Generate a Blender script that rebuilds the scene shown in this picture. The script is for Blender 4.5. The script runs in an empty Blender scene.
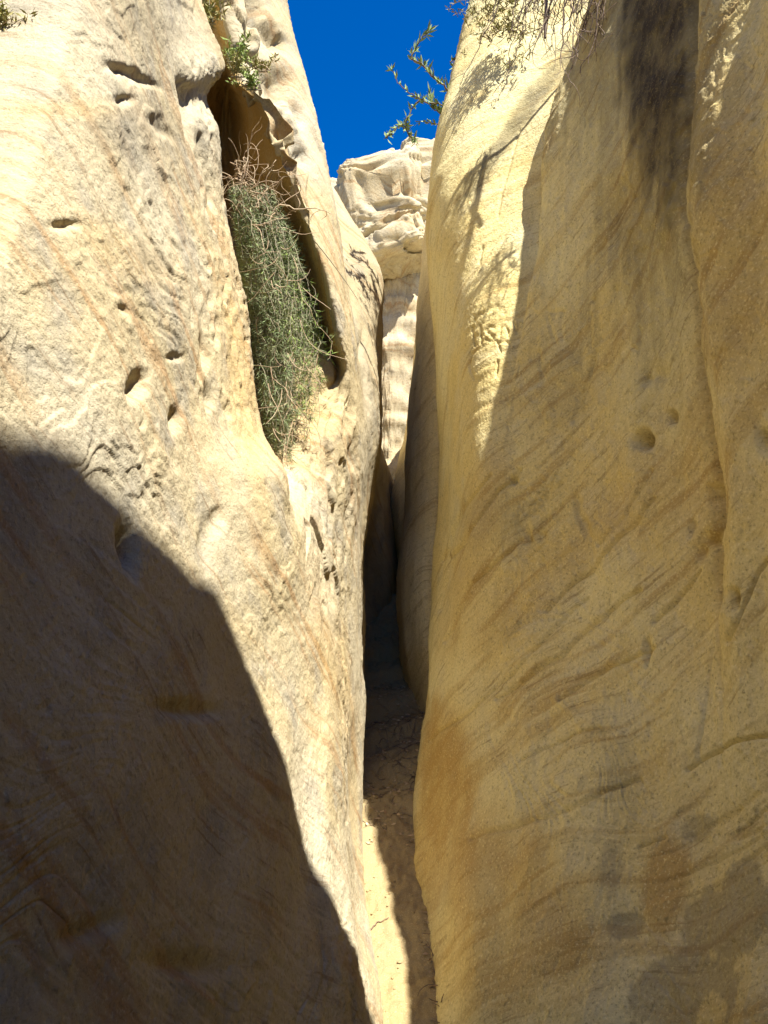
import bpy, math, random, time
import numpy as np
T0 = time.time()
scene = bpy.context.scene
col = scene.collection
random.seed(7)

# ------------------------------------------------------------------ camera
CAM_Z, PITCH, F = 1.55, math.radians(8.3), 740.0
cp, sp = math.cos(PITCH), math.sin(PITCH)

def at(px, py, Y):
    """the point that lies Y metres ahead in the direction of a pixel of the 768x1024 frame"""
    a = (np.asarray(px, float) - 384.0) / F
    b = (512.0 - np.asarray(py, float)) / F
    ry = cp - b * sp
    s = np.asarray(Y, float) / ry
    return np.stack(np.broadcast_arrays(a * s, Y, CAM_Z + (sp + b * cp) * s), -1)

def project(P):
    d = P - np.array([0, 0, CAM_Z])
    w = d[..., 1] * cp + d[..., 2] * sp
    v = -d[..., 1] * sp + d[..., 2] * cp
    w = np.where(np.abs(w) < 1e-6, 1e-6, w)
    return 384 + F * d[..., 0] / w, 512 - F * v / w, w

cam_d = bpy.data.cameras.new("camera")
cam = bpy.data.objects.new("camera", cam_d)
col.objects.link(cam)
cam.location = (0, 0, CAM_Z)
cam.rotation_euler = (math.pi / 2 + PITCH, 0, 0)
cam_d.sensor_fit = 'VERTICAL'
cam_d.sensor_height = 36.0
cam_d.lens = F / 1024 * 36.0
cam_d.clip_start = 0.02
cam_d.clip_end = 3000
scene.camera = cam

# ------------------------------------------------------------------ numeric helpers
def pchip(x, y, xq):
    x = np.asarray(x, float); y = np.asarray(y, float); xq = np.asarray(xq, float)
    sh = y.shape[1:]; y2 = y.reshape(len(x), -1)
    h = np.diff(x)[:, None]; d = np.diff(y2, axis=0) / h
    m = np.zeros_like(y2)
    if len(x) > 2:
        w1 = 2 * h[1:] + h[:-1]; w2 = h[1:] + 2 * h[:-1]
        same = d[:-1] * d[1:] > 0
        with np.errstate(divide='ignore', invalid='ignore'):
            hm = (w1 + w2) / (w1 / d[:-1] + w2 / d[1:])
        m[1:-1] = np.where(same, np.nan_to_num(hm), 0)
    m[0] = d[0]; m[-1] = d[-1]
    i = np.clip(np.searchsorted(x, xq, side='right') - 1, 0, len(x) - 2)
    hh = (x[i + 1] - x[i])[:, None]; t = ((np.clip(xq, x[0], x[-1]) - x[i])[:, None]) / hh
    t2, t3 = t * t, t * t * t
    r = (2*t3-3*t2+1)*y2[i] + (t3-2*t2+t)*hh*m[i] + (-2*t3+3*t2)*y2[i+1] + (t3-t2)*hh*m[i+1]
    return r.reshape((len(xq),) + sh)

def _hash(ix, iy, iz, seed):
    h = (ix.astype(np.uint32) * np.uint32(374761393) + iy.astype(np.uint32) * np.uint32(668265263)
         + iz.astype(np.uint32) * np.uint32(2147483647) + np.uint32(seed * 1013904223 & 0xffffffff))
    h ^= h >> np.uint32(13); h *= np.uint32(1274126177); h ^= h >> np.uint32(16)
    h *= np.uint32(2246822519); h ^= h >> np.uint32(13)
    return h

def perlin(P, seed=0):
    """gradient noise, about -1..1; P is (...,3)"""
    shp = P.shape[:-1]; P = P.reshape(-1, 3)
    i0 = np.floor(P).astype(np.int64); f = (P - i0).astype(np.float32)
    u = f * f * f * (f * (f * 6 - 15) + 10)
    out = np.zeros(len(P), np.float32)
    for dx in (0, 1):
        wx = u[:, 0] if dx else 1 - u[:, 0]
        for dy in (0, 1):
            wy = u[:, 1] if dy else 1 - u[:, 1]
            for dz in (0, 1):
                wz = u[:, 2] if dz else 1 - u[:, 2]
                h = _hash(i0[:, 0] + dx, i0[:, 1] + dy, i0[:, 2] + dz, seed)
                gx = (h & np.uint32(255)).astype(np.float32) / 127.5 - 1
                gy = ((h >> np.uint32(8)) & np.uint32(255)).astype(np.float32) / 127.5 - 1
                gz = ((h >> np.uint32(16)) & np.uint32(255)).astype(np.float32) / 127.5 - 1
                out += wx * wy * wz * (gx * (f[:, 0] - dx) + gy * (f[:, 1] - dy) + gz * (f[:, 2] - dz))
    return out.reshape(shp) * 1.1

def fbm(P, seed=0, octs=4, gain=.5, lac=2.03):
    s = 0; a = 1
    for k in range(octs):
        s = s + a * perlin(P * lac ** k + k * 17.3, seed + k); a *= gain
    return s

def sstep(a, b, x):
    t = np.clip((x - a) / (b - a), 0, 1)
    return t * t * (3 - 2 * t)

V3 = lambda *a: np.array(a, float)

# ------------------------------------------------------------------ mesh / tagging helpers
def tag(o, label=None, cat=None, group=None, kind=None):
    if label: o['label'] = label
    if cat: o['category'] = cat
    if group: o['group'] = group
    if kind: o['kind'] = kind
    return o

def empty(name, loc):
    o = bpy.data.objects.new(name, None); col.objects.link(o)
    o.location = loc; o.empty_display_size = .1
    return o

def link(name, me, mat, parent=None):
    o = bpy.data.objects.new(name, me); col.objects.link(o)
    if mat is not None: me.materials.append(mat)
    if parent is not None:
        o.parent = parent
        o.matrix_parent_inverse.identity()
        o.location = -V3(*parent.location)        # the vertices are in world space
    return o

def mesh_from(name, verts, faces, smooth=True, attrs=None):
    """faces: (n,k) int array, k = 3 or 4"""
    me = bpy.data.meshes.new(name)
    verts = np.asarray(verts, np.float32); faces = np.asarray(faces, np.int32)
    n, k = faces.shape
    me.vertices.add(len(verts)); me.vertices.foreach_set('co', verts.ravel())
    me.loops.add(n * k); me.loops.foreach_set('vertex_index', faces.ravel())
    me.polygons.add(n); me.polygons.foreach_set('loop_start', np.arange(0, n * k, k, dtype=np.int32))
    me.polygons.foreach_set('use_smooth', np.full(n, smooth, bool))
    for an, av in (attrs or {}).items():
        a = me.attributes.new(an, 'FLOAT_COLOR', 'POINT')
        c = np.ones((len(verts), 4), np.float32); c[:, :3] = av
        a.data.foreach_set('color', c.ravel())
    me.update(calc_edges=True); me.validate()
    return me

def grid_faces(nu, nv):
    i = np.arange(nu * nv).reshape(nu, nv)
    return np.stack([i[:-1, :-1], i[1:, :-1], i[1:, 1:], i[:-1, 1:]], -1).reshape(-1, 4)

def grid_normals(G):
    du = np.gradient(G, axis=0); dv = np.gradient(G, axis=1)
    n = np.cross(du, dv); n /= np.linalg.norm(n, axis=-1, keepdims=True) + 1e-12
    return n

def smooth_grid(G, it, lam=.5):
    for _ in range(it):
        H = G.copy()
        H[1:-1] += lam * .5 * (G[:-2] + G[2:] - 2 * G[1:-1])
        G = H; H = G.copy()
        H[:, 1:-1] += lam * .5 * (G[:, :-2] + G[:, 2:] - 2 * G[:, 1:-1])
        G = H
    return G

def colpix(knots, rows):
    """a profile curve, listed as (py, px, Y)"""
    k = sorted(knots); py = [a[0] for a in k]
    q = np.array([(a[1], a[2]) for a in k])
    v = pchip(py, q, np.clip(rows, py[0], py[-1]))
    return at(v[:, 0], rows, v[:, 1])

def colworld(y, xfun, rows):
    z = np.interp(rows, [-320, 1250], [8.5, -1.2])
    return np.stack([xfun(z), np.full_like(z, y), z], -1)

def loft(cols, counts, nrows, zmax, side, top=-320, bot=1250, smooth=6, rimr=.35, climb=.12):
    """cols: profile curves from near to far; counts: samples in each interval; zmax: rim height of each"""
    rows = np.linspace(bot, top, nrows)
    C = np.stack([c(rows) for c in cols])                      # ncol,nrows,3
    uq = [np.linspace(i, i + 1, n, endpoint=False) for i, n in enumerate(counts)] + [[len(cols) - 1]]
    uq = np.concatenate(uq)
    mid = C[:, ::max(1, nrows // 40)]
    d = np.linalg.norm(np.diff(mid, axis=0), axis=-1).mean(1)
    U = np.concatenate([[0], np.cumsum(d)])
    Uq = np.interp(uq, np.arange(len(cols)), U)
    G = pchip(U, C, Uq)
    zm = pchip(U, np.asarray(zmax, float), Uq)[:, None]
    e = np.maximum(G[..., 2] - zm, 0)
    G[..., 2] = np.minimum(G[..., 2], zm) + rimr * (1 - np.exp(-e / rimr)) + climb * e
    G[..., 0] += side * (e - rimr * (1 - np.exp(-e / rimr))) * 1.3
    G = smooth_grid(G, smooth)
    return G, uq

# ------------------------------------------------------------------ rock relief
NB = V3(0.06, .85, 1.0); NB /= np.linalg.norm(NB)              # the bedding dips away from the viewer
NB2 = V3(0.02, .36, 1.0); NB2 /= np.linalg.norm(NB2)           # a second, flatter set
ALONG = np.cross(NB, V3(1, 0, 0)); ALONG /= np.linalg.norm(ALONG)

def bedding(P, warp=1.0):
    w = P * .45
    q = perlin(w, 31) * .22 + perlin(w * 2.3, 32) * .06 + .012 * perlin(w * 9, 33)
    sel = sstep(-.06, .06, perlin(P * V3(.55, .55, .8), 34) + .12)
    b = (P @ NB) * sel + (P @ NB2 + .37) * (1 - sel)
    return b + warp * q, P @ ALONG

def relief(P, big=1.0, groove=1.0, flute=0.0, rough=1.0, warp=1.0):
    b, a = bedding(P, warp)
    c = P[..., 0]
    d = big * (.055 * perlin(P * 1.1, 1) + .030 * perlin(P * 2.3, 2) + .012 * perlin(P * 5.1, 3))
    Q = np.stack([b * 9, a * .7, c * .7], -1)
    n1 = perlin(Q, 5); n2 = perlin(np.stack([b * 24, a * 1.1, c * 1.1], -1), 6); n3 = perlin(np.stack([b * 75, a * 2.2, c * 2.2], -1), 7)
    mask = sstep(-.25, .45, perlin(P * 1.4, 8)); mask2 = sstep(-.2, .3, perlin(P * 2.2 + 9, 9))
    d = d + groove * (.008 * n1 - .016 * mask * np.maximum(0, 1 - np.abs(n2) * 7) * mask2
                      + .0022 * n3 * (.3 + mask) - .005 * np.maximum(0, 1 - np.abs(n3) * 5) * mask)
    # layers that end in small sharp steps
    st_ = (b * 6 + .5 * perlin(P * 1.7, 21)); fr = st_ - np.floor(st_)
    d = d + groove * .010 * mask2 * (fr - sstep(.86, .98, fr))
    if flute:
        q = np.stack([P[..., 0] * 5, P[..., 1] * 5, P[..., 2] * .55 + P[..., 1] * .3], -1)
        d = d + flute * (.016 * perlin(q, 11) + .008 * perlin(q * 2.7, 12) + .004 * perlin(q * 6.5, 13))
    # thin flakes with crisp edges
    pl = perlin(P * 4.3 + .4 * perlin(P * 11, 22)[..., None], 23)
    d = d + rough * .0065 * (sstep(.05, .085, pl) + sstep(.28, .31, pl) - sstep(-.22, -.25, pl)) * sstep(-.1, .3, perlin(P * 1.2 + 3, 24))
    d = d + rough * (.0050 * perlin(P * 14, 14) + .0042 * perlin(P * 31, 15) + .0030 * perlin(P * 67, 16))
    pit = perlin(P * 19, 17); d = d - rough * .008 * sstep(.50, .66, pit) * sstep(.0, .4, perlin(P * 2.7, 18))
    return d

# ------------------------------------------------------------------ left wall of the slot
PX = lambda k: (lambda rows: colpix(k, rows))
WX = lambda y, f: (lambda rows: colworld(y, f, rows))
left_cols = [
    WX(-9, lambda z: -1.7 - .12 * z), WX(-2.5, lambda z: -1.1 - .12 * z), WX(-.2, lambda z: -.85 - .03 * z), WX(.75, lambda z: -.70 - .01 * z),
    PX([(1250, 0, 1.15), (1024, 0, 1.2), (800, 0, 1.22), (600, 0, 1.28), (440, 0, 1.35), (250, 0, 1.42), (100, 0, 1.5), (-100, 0, 1.65), (-320, 0, 1.8)]),
    PX([(1250, 110, 1.35), (1024, 110, 1.45), (800, 110, 1.55), (600, 110, 1.68), (440, 110, 1.75), (250, 110, 1.85), (100, 112, 1.95), (-100, 112, 2.1), (-320, 112, 2.3)]),
    PX([(1250, 190, 1.6), (1024, 190, 1.75), (800, 190, 1.95), (600, 190, 2.15), (440, 185, 2.3), (250, 175, 2.4), (100, 165, 2.5), (-100, 160, 2.6), (-320, 150, 2.8)]),
    # the edge of the near buttress
    PX([(1250, 260, 2.0), (1024, 260, 2.1), (800, 262, 2.4), (650, 270, 2.7), (540, 285, 2.9), (480, 288, 3.0), (430, 262, 3.05), (340, 247, 3.1), (250, 234, 3.15),
        (200, 227, 3.15), (130, 221, 3.1), (98, 207, 3.05), (70, 222, 3.1), (30, 208, 3.1), (0, 198, 3.1), (-100, 170, 3.3), (-320, 150, 3.6)]),
    PX([(1250, 285, 2.15), (1024, 295, 2.4), (800, 290, 2.65), (650, 292, 2.95), (540, 298, 3.1), (490, 288, 3.35), (430, 258, 3.8), (340, 235, 4.1), (250, 212, 4.2),
        (130, 195, 4.2), (70, 200, 4.2), (0, 180, 4.1), (-320, 130, 4.6)]),
    # back of the recess
    PX([(1250, 308, 2.28), (1024, 316, 2.52), (800, 306, 2.92), (650, 308, 3.18), (540, 306, 3.3), (490, 298, 3.45), (430, 282, 3.82), (375, 280, 3.98), (330, 276, 4.1), (290, 266, 4.25), (250, 250, 4.5),
        (200, 235, 4.7), (130, 222, 4.72), (90, 224, 4.55), (60, 225, 4.2), (0, 205, 4.2), (-320, 150, 4.8)]),
    PX([(1250, 318, 2.33), (1024, 328, 2.62), (800, 315, 3.0), (650, 316, 3.32), (540, 315, 3.45), (490, 311, 3.58), (430, 308, 3.84), (390, 325, 4.08), (375, 334, 4.12), (340, 315, 4.1), (300, 297, 4.15), (250, 274, 4.35),
        (200, 246, 4.62), (130, 226, 4.70), (92, 227, 4.50), (60, 228, 4.17), (0, 210, 4.18), (-320, 160, 4.75)]),
    PX([(1250, 321, 2.35), (1024, 332, 2.65), (800, 318, 3.02), (650, 319, 3.38), (540, 318, 3.5), (490, 316, 3.64), (430, 314, 3.85), (390, 330, 4.10), (375, 337, 4.22), (340, 321, 4.36), (300, 304, 4.42), (250, 281, 4.55),
        (200, 252, 4.72), (130, 230, 4.74), (94, 230, 4.52), (86, 230, 4.30), (60, 230, 4.14), (0, 213, 4.16), (-320, 165, 4.7)]),
    # lip of the overhang
    PX([(1250, 328, 2.38), (1024, 343, 2.72), (800, 326, 3.08), (650, 324, 3.48), (540, 323, 3.62), (480, 322, 3.72), (430, 322, 3.86), (390, 338, 4.12), (375, 343, 4.14), (340, 337, 4.04), (300, 329, 3.98),
        (270, 322, 3.95), (240, 311, 3.93), (180, 290, 3.88), (150, 282, 3.86), (125, 275, 3.86), (104, 262, 3.88), (92, 246, 3.92), (86, 238, 3.95), (78, 234, 3.98), (60, 233, 4.08), (0, 220, 4.12), (-320, 178, 4.6)]),
    PX([(1250, 331, 2.4), (1024, 346, 2.75), (800, 329, 3.12), (650, 327, 3.52), (540, 326, 3.66), (480, 326, 3.76), (430, 328, 3.88), (390, 341, 4.1), (375, 346, 4.1), (340, 340, 3.99), (300, 332, 3.93),
        (270, 325, 3.90), (240, 314, 3.88), (180, 293, 3.83), (150, 285, 3.81), (125, 278, 3.81), (104, 266, 3.83), (92, 251, 3.87), (84, 243, 3.90), (74, 238, 3.95), (60, 237, 4.05), (0, 223, 4.1), (-320, 182, 4.6)]),
    PX([(1250, 345, 2.48), (1024, 358, 2.9), (800, 342, 3.5), (650, 342, 4.0), (540, 345, 4.1), (430, 350, 4.1), (375, 352, 4.2), (300, 340, 4.1), (240, 324, 4.05), (180, 307, 4.05),
        (100, 280, 4.1), (60, 262, 4.15), (0, 250, 4.25), (-320, 215, 4.8)]),
    # skyline of the farther buttress
    PX([(1250, 355, 2.75), (1024, 368, 3.1), (900, 352, 3.6), (800, 348, 4.0), (700, 352, 4.3), (600, 354, 4.5), (540, 354, 4.55), (430, 362, 4.5), (375, 360, 4.5), (320, 352, 4.5),
        (250, 339, 4.5), (190, 330, 4.6), (130, 316, 4.6), (80, 305, 4.7), (40, 294, 4.75), (0, 285, 4.8), (-100, 270, 4.9), (-320, 240, 5.2)]),
    PX([(1250, 362, 2.85), (1024, 375, 3.25), (900, 360, 3.9), (800, 354, 4.5), (700, 360, 4.9), (600, 360, 5.0), (540, 358, 5.0), (430, 370, 4.9), (375, 364, 5.0), (320, 354, 5.2),
        (250, 338, 5.6), (200, 328, 5.8), (130, 305, 6.0), (0, 270, 6.0), (-320, 215, 6.4)]),
    PX([(1250, 372, 3.0), (1024, 384, 3.45), (900, 368, 4.25), (800, 362, 5.0), (750, 363, 5.2), (700, 366, 5.4), (640, 365, 5.6), (600, 364, 5.7), (560, 362, 5.8), (500, 373, 5.9),
        (440, 382, 6.0), (300, 383, 6.0), (275, 381, 6.0), (250, 371, 6.1), (225, 355, 6.2), (205, 342, 6.3), (150, 310, 6.6), (0, 255, 7), (-320, 180, 7.6)]),
    PX([(1250, 365, 3.3), (1024, 376, 3.8), (900, 360, 4.8), (800, 352, 6.0), (700, 352, 6.6), (600, 350, 7), (500, 360, 7), (440, 372, 7), (300, 372, 7), (250, 358, 7.2), (150, 295, 7.6),
        (0, 240, 8), (-320, 160, 9)]),
    PX([(1250, 375, 3.4), (1024, 385, 4.2), (900, 372, 5.4), (800, 366, 6.6), (720, 376, 7.0), (680, 376, 7.6), (620, 385, 8.2), (560, 395, 8.8), (500, 392, 9), (440, 380, 9), (430, 370, 9),
        (300, 350, 9.2), (150, 280, 9.5), (0, 230, 10), (-320, 150, 11)]),
    PX([(1250, 390, 4), (1024, 400, 4.5), (800, 385, 8), (680, 395, 9.5), (600, 410, 10), (500, 400, 10.5), (440, 376, 10.5), (300, 340, 11), (0, 220, 12), (-320, 140, 13)]),
]
left_zmax = [6.5, 6.5, 4.8, 1.8, 2.2, 4.0, 6.2, 7.0, 7.3, 7.5, 7.5, 7.5, 7.6, 7.6, 7.6, 7.2, 6.6, 6.2, 6.0, 6, 6]
left_counts = [8, 16, 14, 44, 80, 60, 54, 30, 24, 28, 8, 18, 8, 26, 26, 18, 24, 14, 24, 12]
LG, LU = loft(left_cols, left_counts, 1060, left_zmax, -1, top=-620, smooth=4)

right_cols = [
    WX(-9, lambda z: 1.6 + .02 * z), WX(-2.5, lambda z: 1.2 + 0 * z), WX(-.85, lambda z: 1.15 + .0 * z), WX(-.2, lambda z: 1.15 + .0 * z), WX(.35, lambda z: 1.15 + .0 * z),
    WX(.95, lambda z: 1.15 + .0 * z), WX(1.38, lambda z: 1.16 + .02 * z),
    PX([(1250, 768, 1.77), (1024, 768, 2.0), (800, 768, 2.35), (600, 768, 2.48), (400, 768, 2.40), (200, 768, 2.38), (0, 768, 2.44), (-100, 768, 2.44), (-320, 768, 2.5)]),
    PX([(1250, 735, 1.9), (1024, 735, 2.1), (800, 742, 2.5), (600, 732, 2.62), (480, 724, 2.64), (330, 706, 2.66), (200, 694, 2.68), (130, 706, 2.67), (60, 728, 2.64), (0, 748, 2.60),
        (-100, 775, 2.58), (-320, 800, 2.7)]),
    PX([(1250, 700, 2.09), (1024, 702, 2.27), (800, 716, 2.65), (600, 716, 2.85), (480, 715, 2.92), (330, 697, 2.98), (200, 683, 3.0), (130, 683, 3.0), (0, 690, 2.98), (-100, 695, 3.0), (-320, 700, 3.2)]),
    PX([(1250, 640, 2.19), (1024, 640, 2.48), (800, 640, 2.97), (600, 640, 3.28), (400, 640, 3.46), (200, 637, 3.50), (0, 640, 3.5), (-100, 642, 3.5), (-320, 645, 3.5)]),
    PX([(1250, 590, 2.3), (1024, 590, 2.6), (800, 590, 3.1), (600, 590, 3.62), (400, 587, 3.88), (250, 586, 3.96), (100, 589, 4.0), (0, 602, 4.0), (-100, 616, 4.0), (-320, 630, 4.0)]),
    PX([(1250, 540, 2.45), (1024, 540, 2.8), (800, 530, 3.4), (650, 525, 3.88), (550, 520, 4.08), (450, 512, 4.2), (350, 522, 4.25), (230, 541, 4.36), (180, 542, 4.38), (130, 548, 4.4),
        (90, 558, 4.42), (50, 575, 4.45), (0, 592, 4.45), (-100, 610, 4.5), (-320, 620, 4.5)]),
    PX([(1250, 505, 2.55), (1024, 508, 2.95), (800, 498, 3.62), (650, 490, 4.15), (550, 490, 4.25), (450, 500, 4.23), (350, 519, 4.28), (230, 542, 4.40), (130, 553, 4.50), (50, 584, 4.6), (0, 604, 4.7), (-320, 640, 5.2)]),
    PX([(1250, 475, 2.7), (1024, 478, 3.1), (900, 470, 3.45), (800, 466, 3.9), (650, 462, 4.42), (550, 466, 4.46), (450, 482, 4.30), (350, 496, 4.34), (230, 504, 4.52), (130, 512, 4.74), (50, 533, 4.9), (0, 548, 5.0), (-320, 590, 5.5)]),
    PX([(1250, 455, 2.85), (1024, 456, 3.28), (900, 444, 3.85), (800, 440, 4.4), (650, 441, 4.85), (550, 448, 4.98), (450, 461, 4.55), (350, 462, 4.57), (230, 459, 4.75), (130, 464, 4.95), (50, 482, 5.1), (0, 497, 5.2), (-320, 550, 5.7)]),
    PX([(1250, 440, 3.0), (1024, 437, 3.45), (960, 430, 3.85), (900, 422, 4.25), (850, 414, 4.65), (800, 415, 4.95), (750, 422, 5.1), (700, 428, 5.25), (640, 429, 5.35), (560, 433, 5.5), (480, 438, 5.5),
        (430, 440, 5.5), (350, 437, 5.45), (280, 431, 5.4), (230, 428, 5.3), (180, 429, 5.25), (130, 437, 5.25), (80, 451, 5.3), (40, 461, 5.4), (0, 470, 5.45), (-100, 490, 5.6), (-320, 540, 6.2)]),
    PX([(1250, 440, 3.4), (1024, 440, 3.9), (900, 428, 4.9), (800, 428, 5.6), (700, 440, 6.0), (560, 448, 6.3), (430, 455, 6.4), (230, 445, 6.5), (100, 468, 6.8), (0, 490, 7), (-320, 560, 7.5)]),
    PX([(1250, 450, 3.8), (1024, 455, 4.5), (900, 445, 5.5), (800, 445, 6.3), (700, 465, 7), (430, 490, 7.5), (230, 490, 7.8), (0, 530, 8), (-320, 600, 9)]),
]
right_zmax = [7.4, 7.4, 7.22, 6.8, 6.35, 4.88, 3.1, 3.95, 4.15, 4.4, 4.85, 5.35, 5.75, 6.0, 6.2, 6.8, 7.0, 6.0, 5.2]
right_counts = [8, 14, 12, 12, 14, 14, 24, 36, 38, 60, 52, 50, 44, 52, 46, 36, 18, 10]
RG, RU = loft(right_cols, right_counts, 900, right_zmax, 1, rimr=.10, climb=.03)
RU = RU - 2.0

# ------------------------------------------------------------------ materials
class NT:
    def __init__(s, name):
        s.m = bpy.data.materials.new(name); s.m.use_nodes = True
        s.t = s.m.node_tree; s.n = s.t.nodes; s.n.clear()
        s.out = s.n.new('ShaderNodeOutputMaterial')
        s.b = s.n.new('ShaderNodeBsdfPrincipled'); s.l(s.b.outputs[0], s.out.inputs[0])
    def l(s, a, b): s.t.links.new(a, b)
    def _in(s, sock, v):
        if hasattr(v, 'is_linked') or isinstance(v, bpy.types.NodeSocket): s.l(v, sock)
        elif isinstance(v, (tuple, list)) and len(v) == 3 and sock.type == 'RGBA': sock.default_value = (*v, 1)
        else: sock.default_value = v
    def math(s, op, a, b=0.0, c=None):
        n = s.n.new('ShaderNodeMath'); n.operation = op
        s._in(n.inputs[0], a); s._in(n.inputs[1], b)
        if c is not None: s._in(n.inputs[2], c)
        return n.outputs[0]
    def vmath(s, op, a, b):
        n = s.n.new('ShaderNodeVectorMath'); n.operation = op
        s._in(n.inputs[0], a); s._in(n.inputs[1], b)
        return n.outputs['Value'] if op == 'DOT_PRODUCT' else n.outputs[0]
    def comb(s, x, y, z):
        n = s.n.new('ShaderNodeCombineXYZ')
        for i, v in enumerate((x, y, z)): s._in(n.inputs[i], v)
        return n.outputs[0]
    def noise(s, vec, scale, detail=4, rough=.55, dist=0.0):
        n = s.n.new('ShaderNodeTexNoise'); s._in(n.inputs['Vector'], vec)
        n.inputs['Scale'].default_value = scale; n.inputs['Detail'].default_value = detail
        n.inputs['Roughness'].default_value = rough; n.inputs['Distortion'].default_value = dist
        return n.outputs[0]
    def range(s, v, a, b, c=0.0, d=1.0):
        n = s.n.new('ShaderNodeMapRange'); n.interpolation_type = 'SMOOTHSTEP'; s._in(n.inputs[0], v)
        for i, q in enumerate((a, b, c, d)): n.inputs[i + 1].default_value = q
        return n.outputs[0]
    def mix(s, f, a, b, mode='MIX'):
        n = s.n.new('ShaderNodeMix'); n.data_type = 'RGBA'; n.blend_type = mode
        s._in(n.inputs[0], f); s._in(n.inputs[6], a); s._in(n.inputs[7], b)
        return n.outputs[2]
    def bump(s, h, strength, dist, prev=None):
        n = s.n.new('ShaderNodeBump'); n.inputs['Strength'].default_value = strength; n.inputs['Distance'].default_value = dist
        s._in(n.inputs['Height'], h)
        if prev is not None: s.l(prev, n.inputs['Normal'])
        return n.outputs[0]

def sandstone(name, base, warm, grey, streak, streak_amt=.55, grain=1.0, lichen=.25, vertical=0.0):
    t = NT(name)
    g = t.n.new('ShaderNodeNewGeometry'); P = g.outputs['Position']
    b0 = t.vmath('DOT_PRODUCT', P, tuple(NB)); a0 = t.vmath('DOT_PRODUCT', P, tuple(ALONG))
    sx = t.n.new('ShaderNodeSeparateXYZ'); t.l(P, sx.inputs[0])
    warp = t.noise(P, .75, 2, .4)
    warp2 = t.noise(P, 2.6, 3, .5)
    b = t.math('ADD', b0, t.math('ADD', t.math('MULTIPLY', warp, .50), t.math('MULTIPLY', warp2, .07)))
    Q = t.comb(t.math('MULTIPLY', b, 13.0), t.math('MULTIPLY', a0, .8), t.math('MULTIPLY', sx.outputs[0], .8))
    Q2 = t.comb(t.math('MULTIPLY', b, 46.0), t.math('MULTIPLY', a0, 1.9), t.math('MULTIPLY', sx.outputs[0], 1.9))
    n1 = t.noise(Q, 1.0, 3, .55); n2 = t.noise(Q2, 1.0, 4, .6)
    big = t.noise(P, 1.1, 3, .5); mid = t.noise(P, 4.2, 5, .6); fine = t.noise(P, 30, 5, .7); dots = t.noise(P, 85, 3, .65)
    c = t.mix(t.range(big, .36, .62), base, warm)
    c = t.mix(t.math('MULTIPLY', t.range(mid, .47, .68), lichen), c, grey)
    s1 = t.math('MULTIPLY', t.range(n1, .52, .66), t.range(big, .30, .60))
    c = t.mix(t.math('MULTIPLY', s1, streak_amt), c, streak)
    s2 = t.math('MULTIPLY', t.range(n2, .56, .66), t.range(mid, .40, .60))
    c = t.mix(t.math('MULTIPLY', s2, streak_amt * .75), c, tuple(x * .6 for x in streak))
    s3 = t.math('MULTIPLY', t.range(n2, .44, .34), .28)
    c = t.mix(s3, c, tuple(min(1, x * 1.18) for x in base))
    if vertical:
        V = t.comb(t.math('MULTIPLY', sx.outputs[0], 9.0), t.math('MULTIPLY', sx.outputs[1], 9.0), t.math('MULTIPLY', sx.outputs[2], .9))
        v1 = t.noise(V, 1.0, 4, .6)
        c = t.mix(t.math('MULTIPLY', t.range(v1, .52, .70), vertical), c, tuple(x * .62 for x in warm))
        c = t.mix(t.math('MULTIPLY', t.range(v1, .46, .33), vertical * .6), c, grey)
    # stains with a shape of their own: varnish (also dims the unseen wall), iron, damp / dust
    at_ = t.n.new('ShaderNodeAttribute'); at_.attribute_name = 'stain'
    sc_ = t.n.new('ShaderNodeSeparateColor'); t.l(at_.outputs['Color'], sc_.inputs[0])
    brk = t.range(mid, .30, .60, .55, 1.0)
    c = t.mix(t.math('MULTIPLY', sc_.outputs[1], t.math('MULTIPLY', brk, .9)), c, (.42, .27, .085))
    c = t.mix(t.math('MULTIPLY', sc_.outputs[2], .85), c, (.20, .165, .105))
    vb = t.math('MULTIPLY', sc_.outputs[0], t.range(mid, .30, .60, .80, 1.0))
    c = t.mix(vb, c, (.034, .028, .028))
    # grain
    c = t.mix(t.math('MULTIPLY', t.range(fine, .54, .70), .42 * grain), c, tuple(x * .42 for x in warm))
    c = t.mix(t.math('MULTIPLY', t.range(dots, .55, .70), .50 * grain), c, tuple(x * .36 for x in warm))
    clean = t.math('SUBTRACT', 1.0, t.math('MAXIMUM', sc_.outputs[0], t.math('MULTIPLY', sc_.outputs[2], .8)))
    c = t.mix(t.math('MULTIPLY', t.math('MULTIPLY', t.range(dots, .45, .32), clean), .38 * grain), c, tuple(min(1, x * 1.3) for x in base))
    t.l(c, t.b.inputs['Base Color'])
    t.b.inputs['Roughness'].default_value = .93
    t.b.inputs['Specular IOR Level'].default_value = .12
    nb = t.bump(n2, .35, .006)
    nb = t.bump(fine, .8 * grain, .010, nb)
    nb = t.bump(dots, .7 * grain, .005, nb)
    t.l(nb, t.b.inputs['Normal'])
    return t.m

M_LEFT = sandstone('pale_sandstone', (.405, .352, .24), (.385, .313, .178), (.25, .225, .17), (.30, .185, .085), .78, .9, .75)
M_RIGHT = sandstone('warm_sandstone', (.68, .595, .315), (.65, .525, .225), (.58, .52, .33), (.42, .285, .10), .75, 1.25, .5, .26)
M_RIB = sandstone('rib_sandstone', (.70, .60, .34), (.66, .53, .26), (.60, .52, .32), (.42, .28, .12), .6, 1.0, .5, .26)
M_BACK = sandstone('bright_sandstone', (.45, .39, .265), (.43, .345, .205), (.29, .25, .18), (.30, .19, .09), .75, 1.3, .6)

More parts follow.
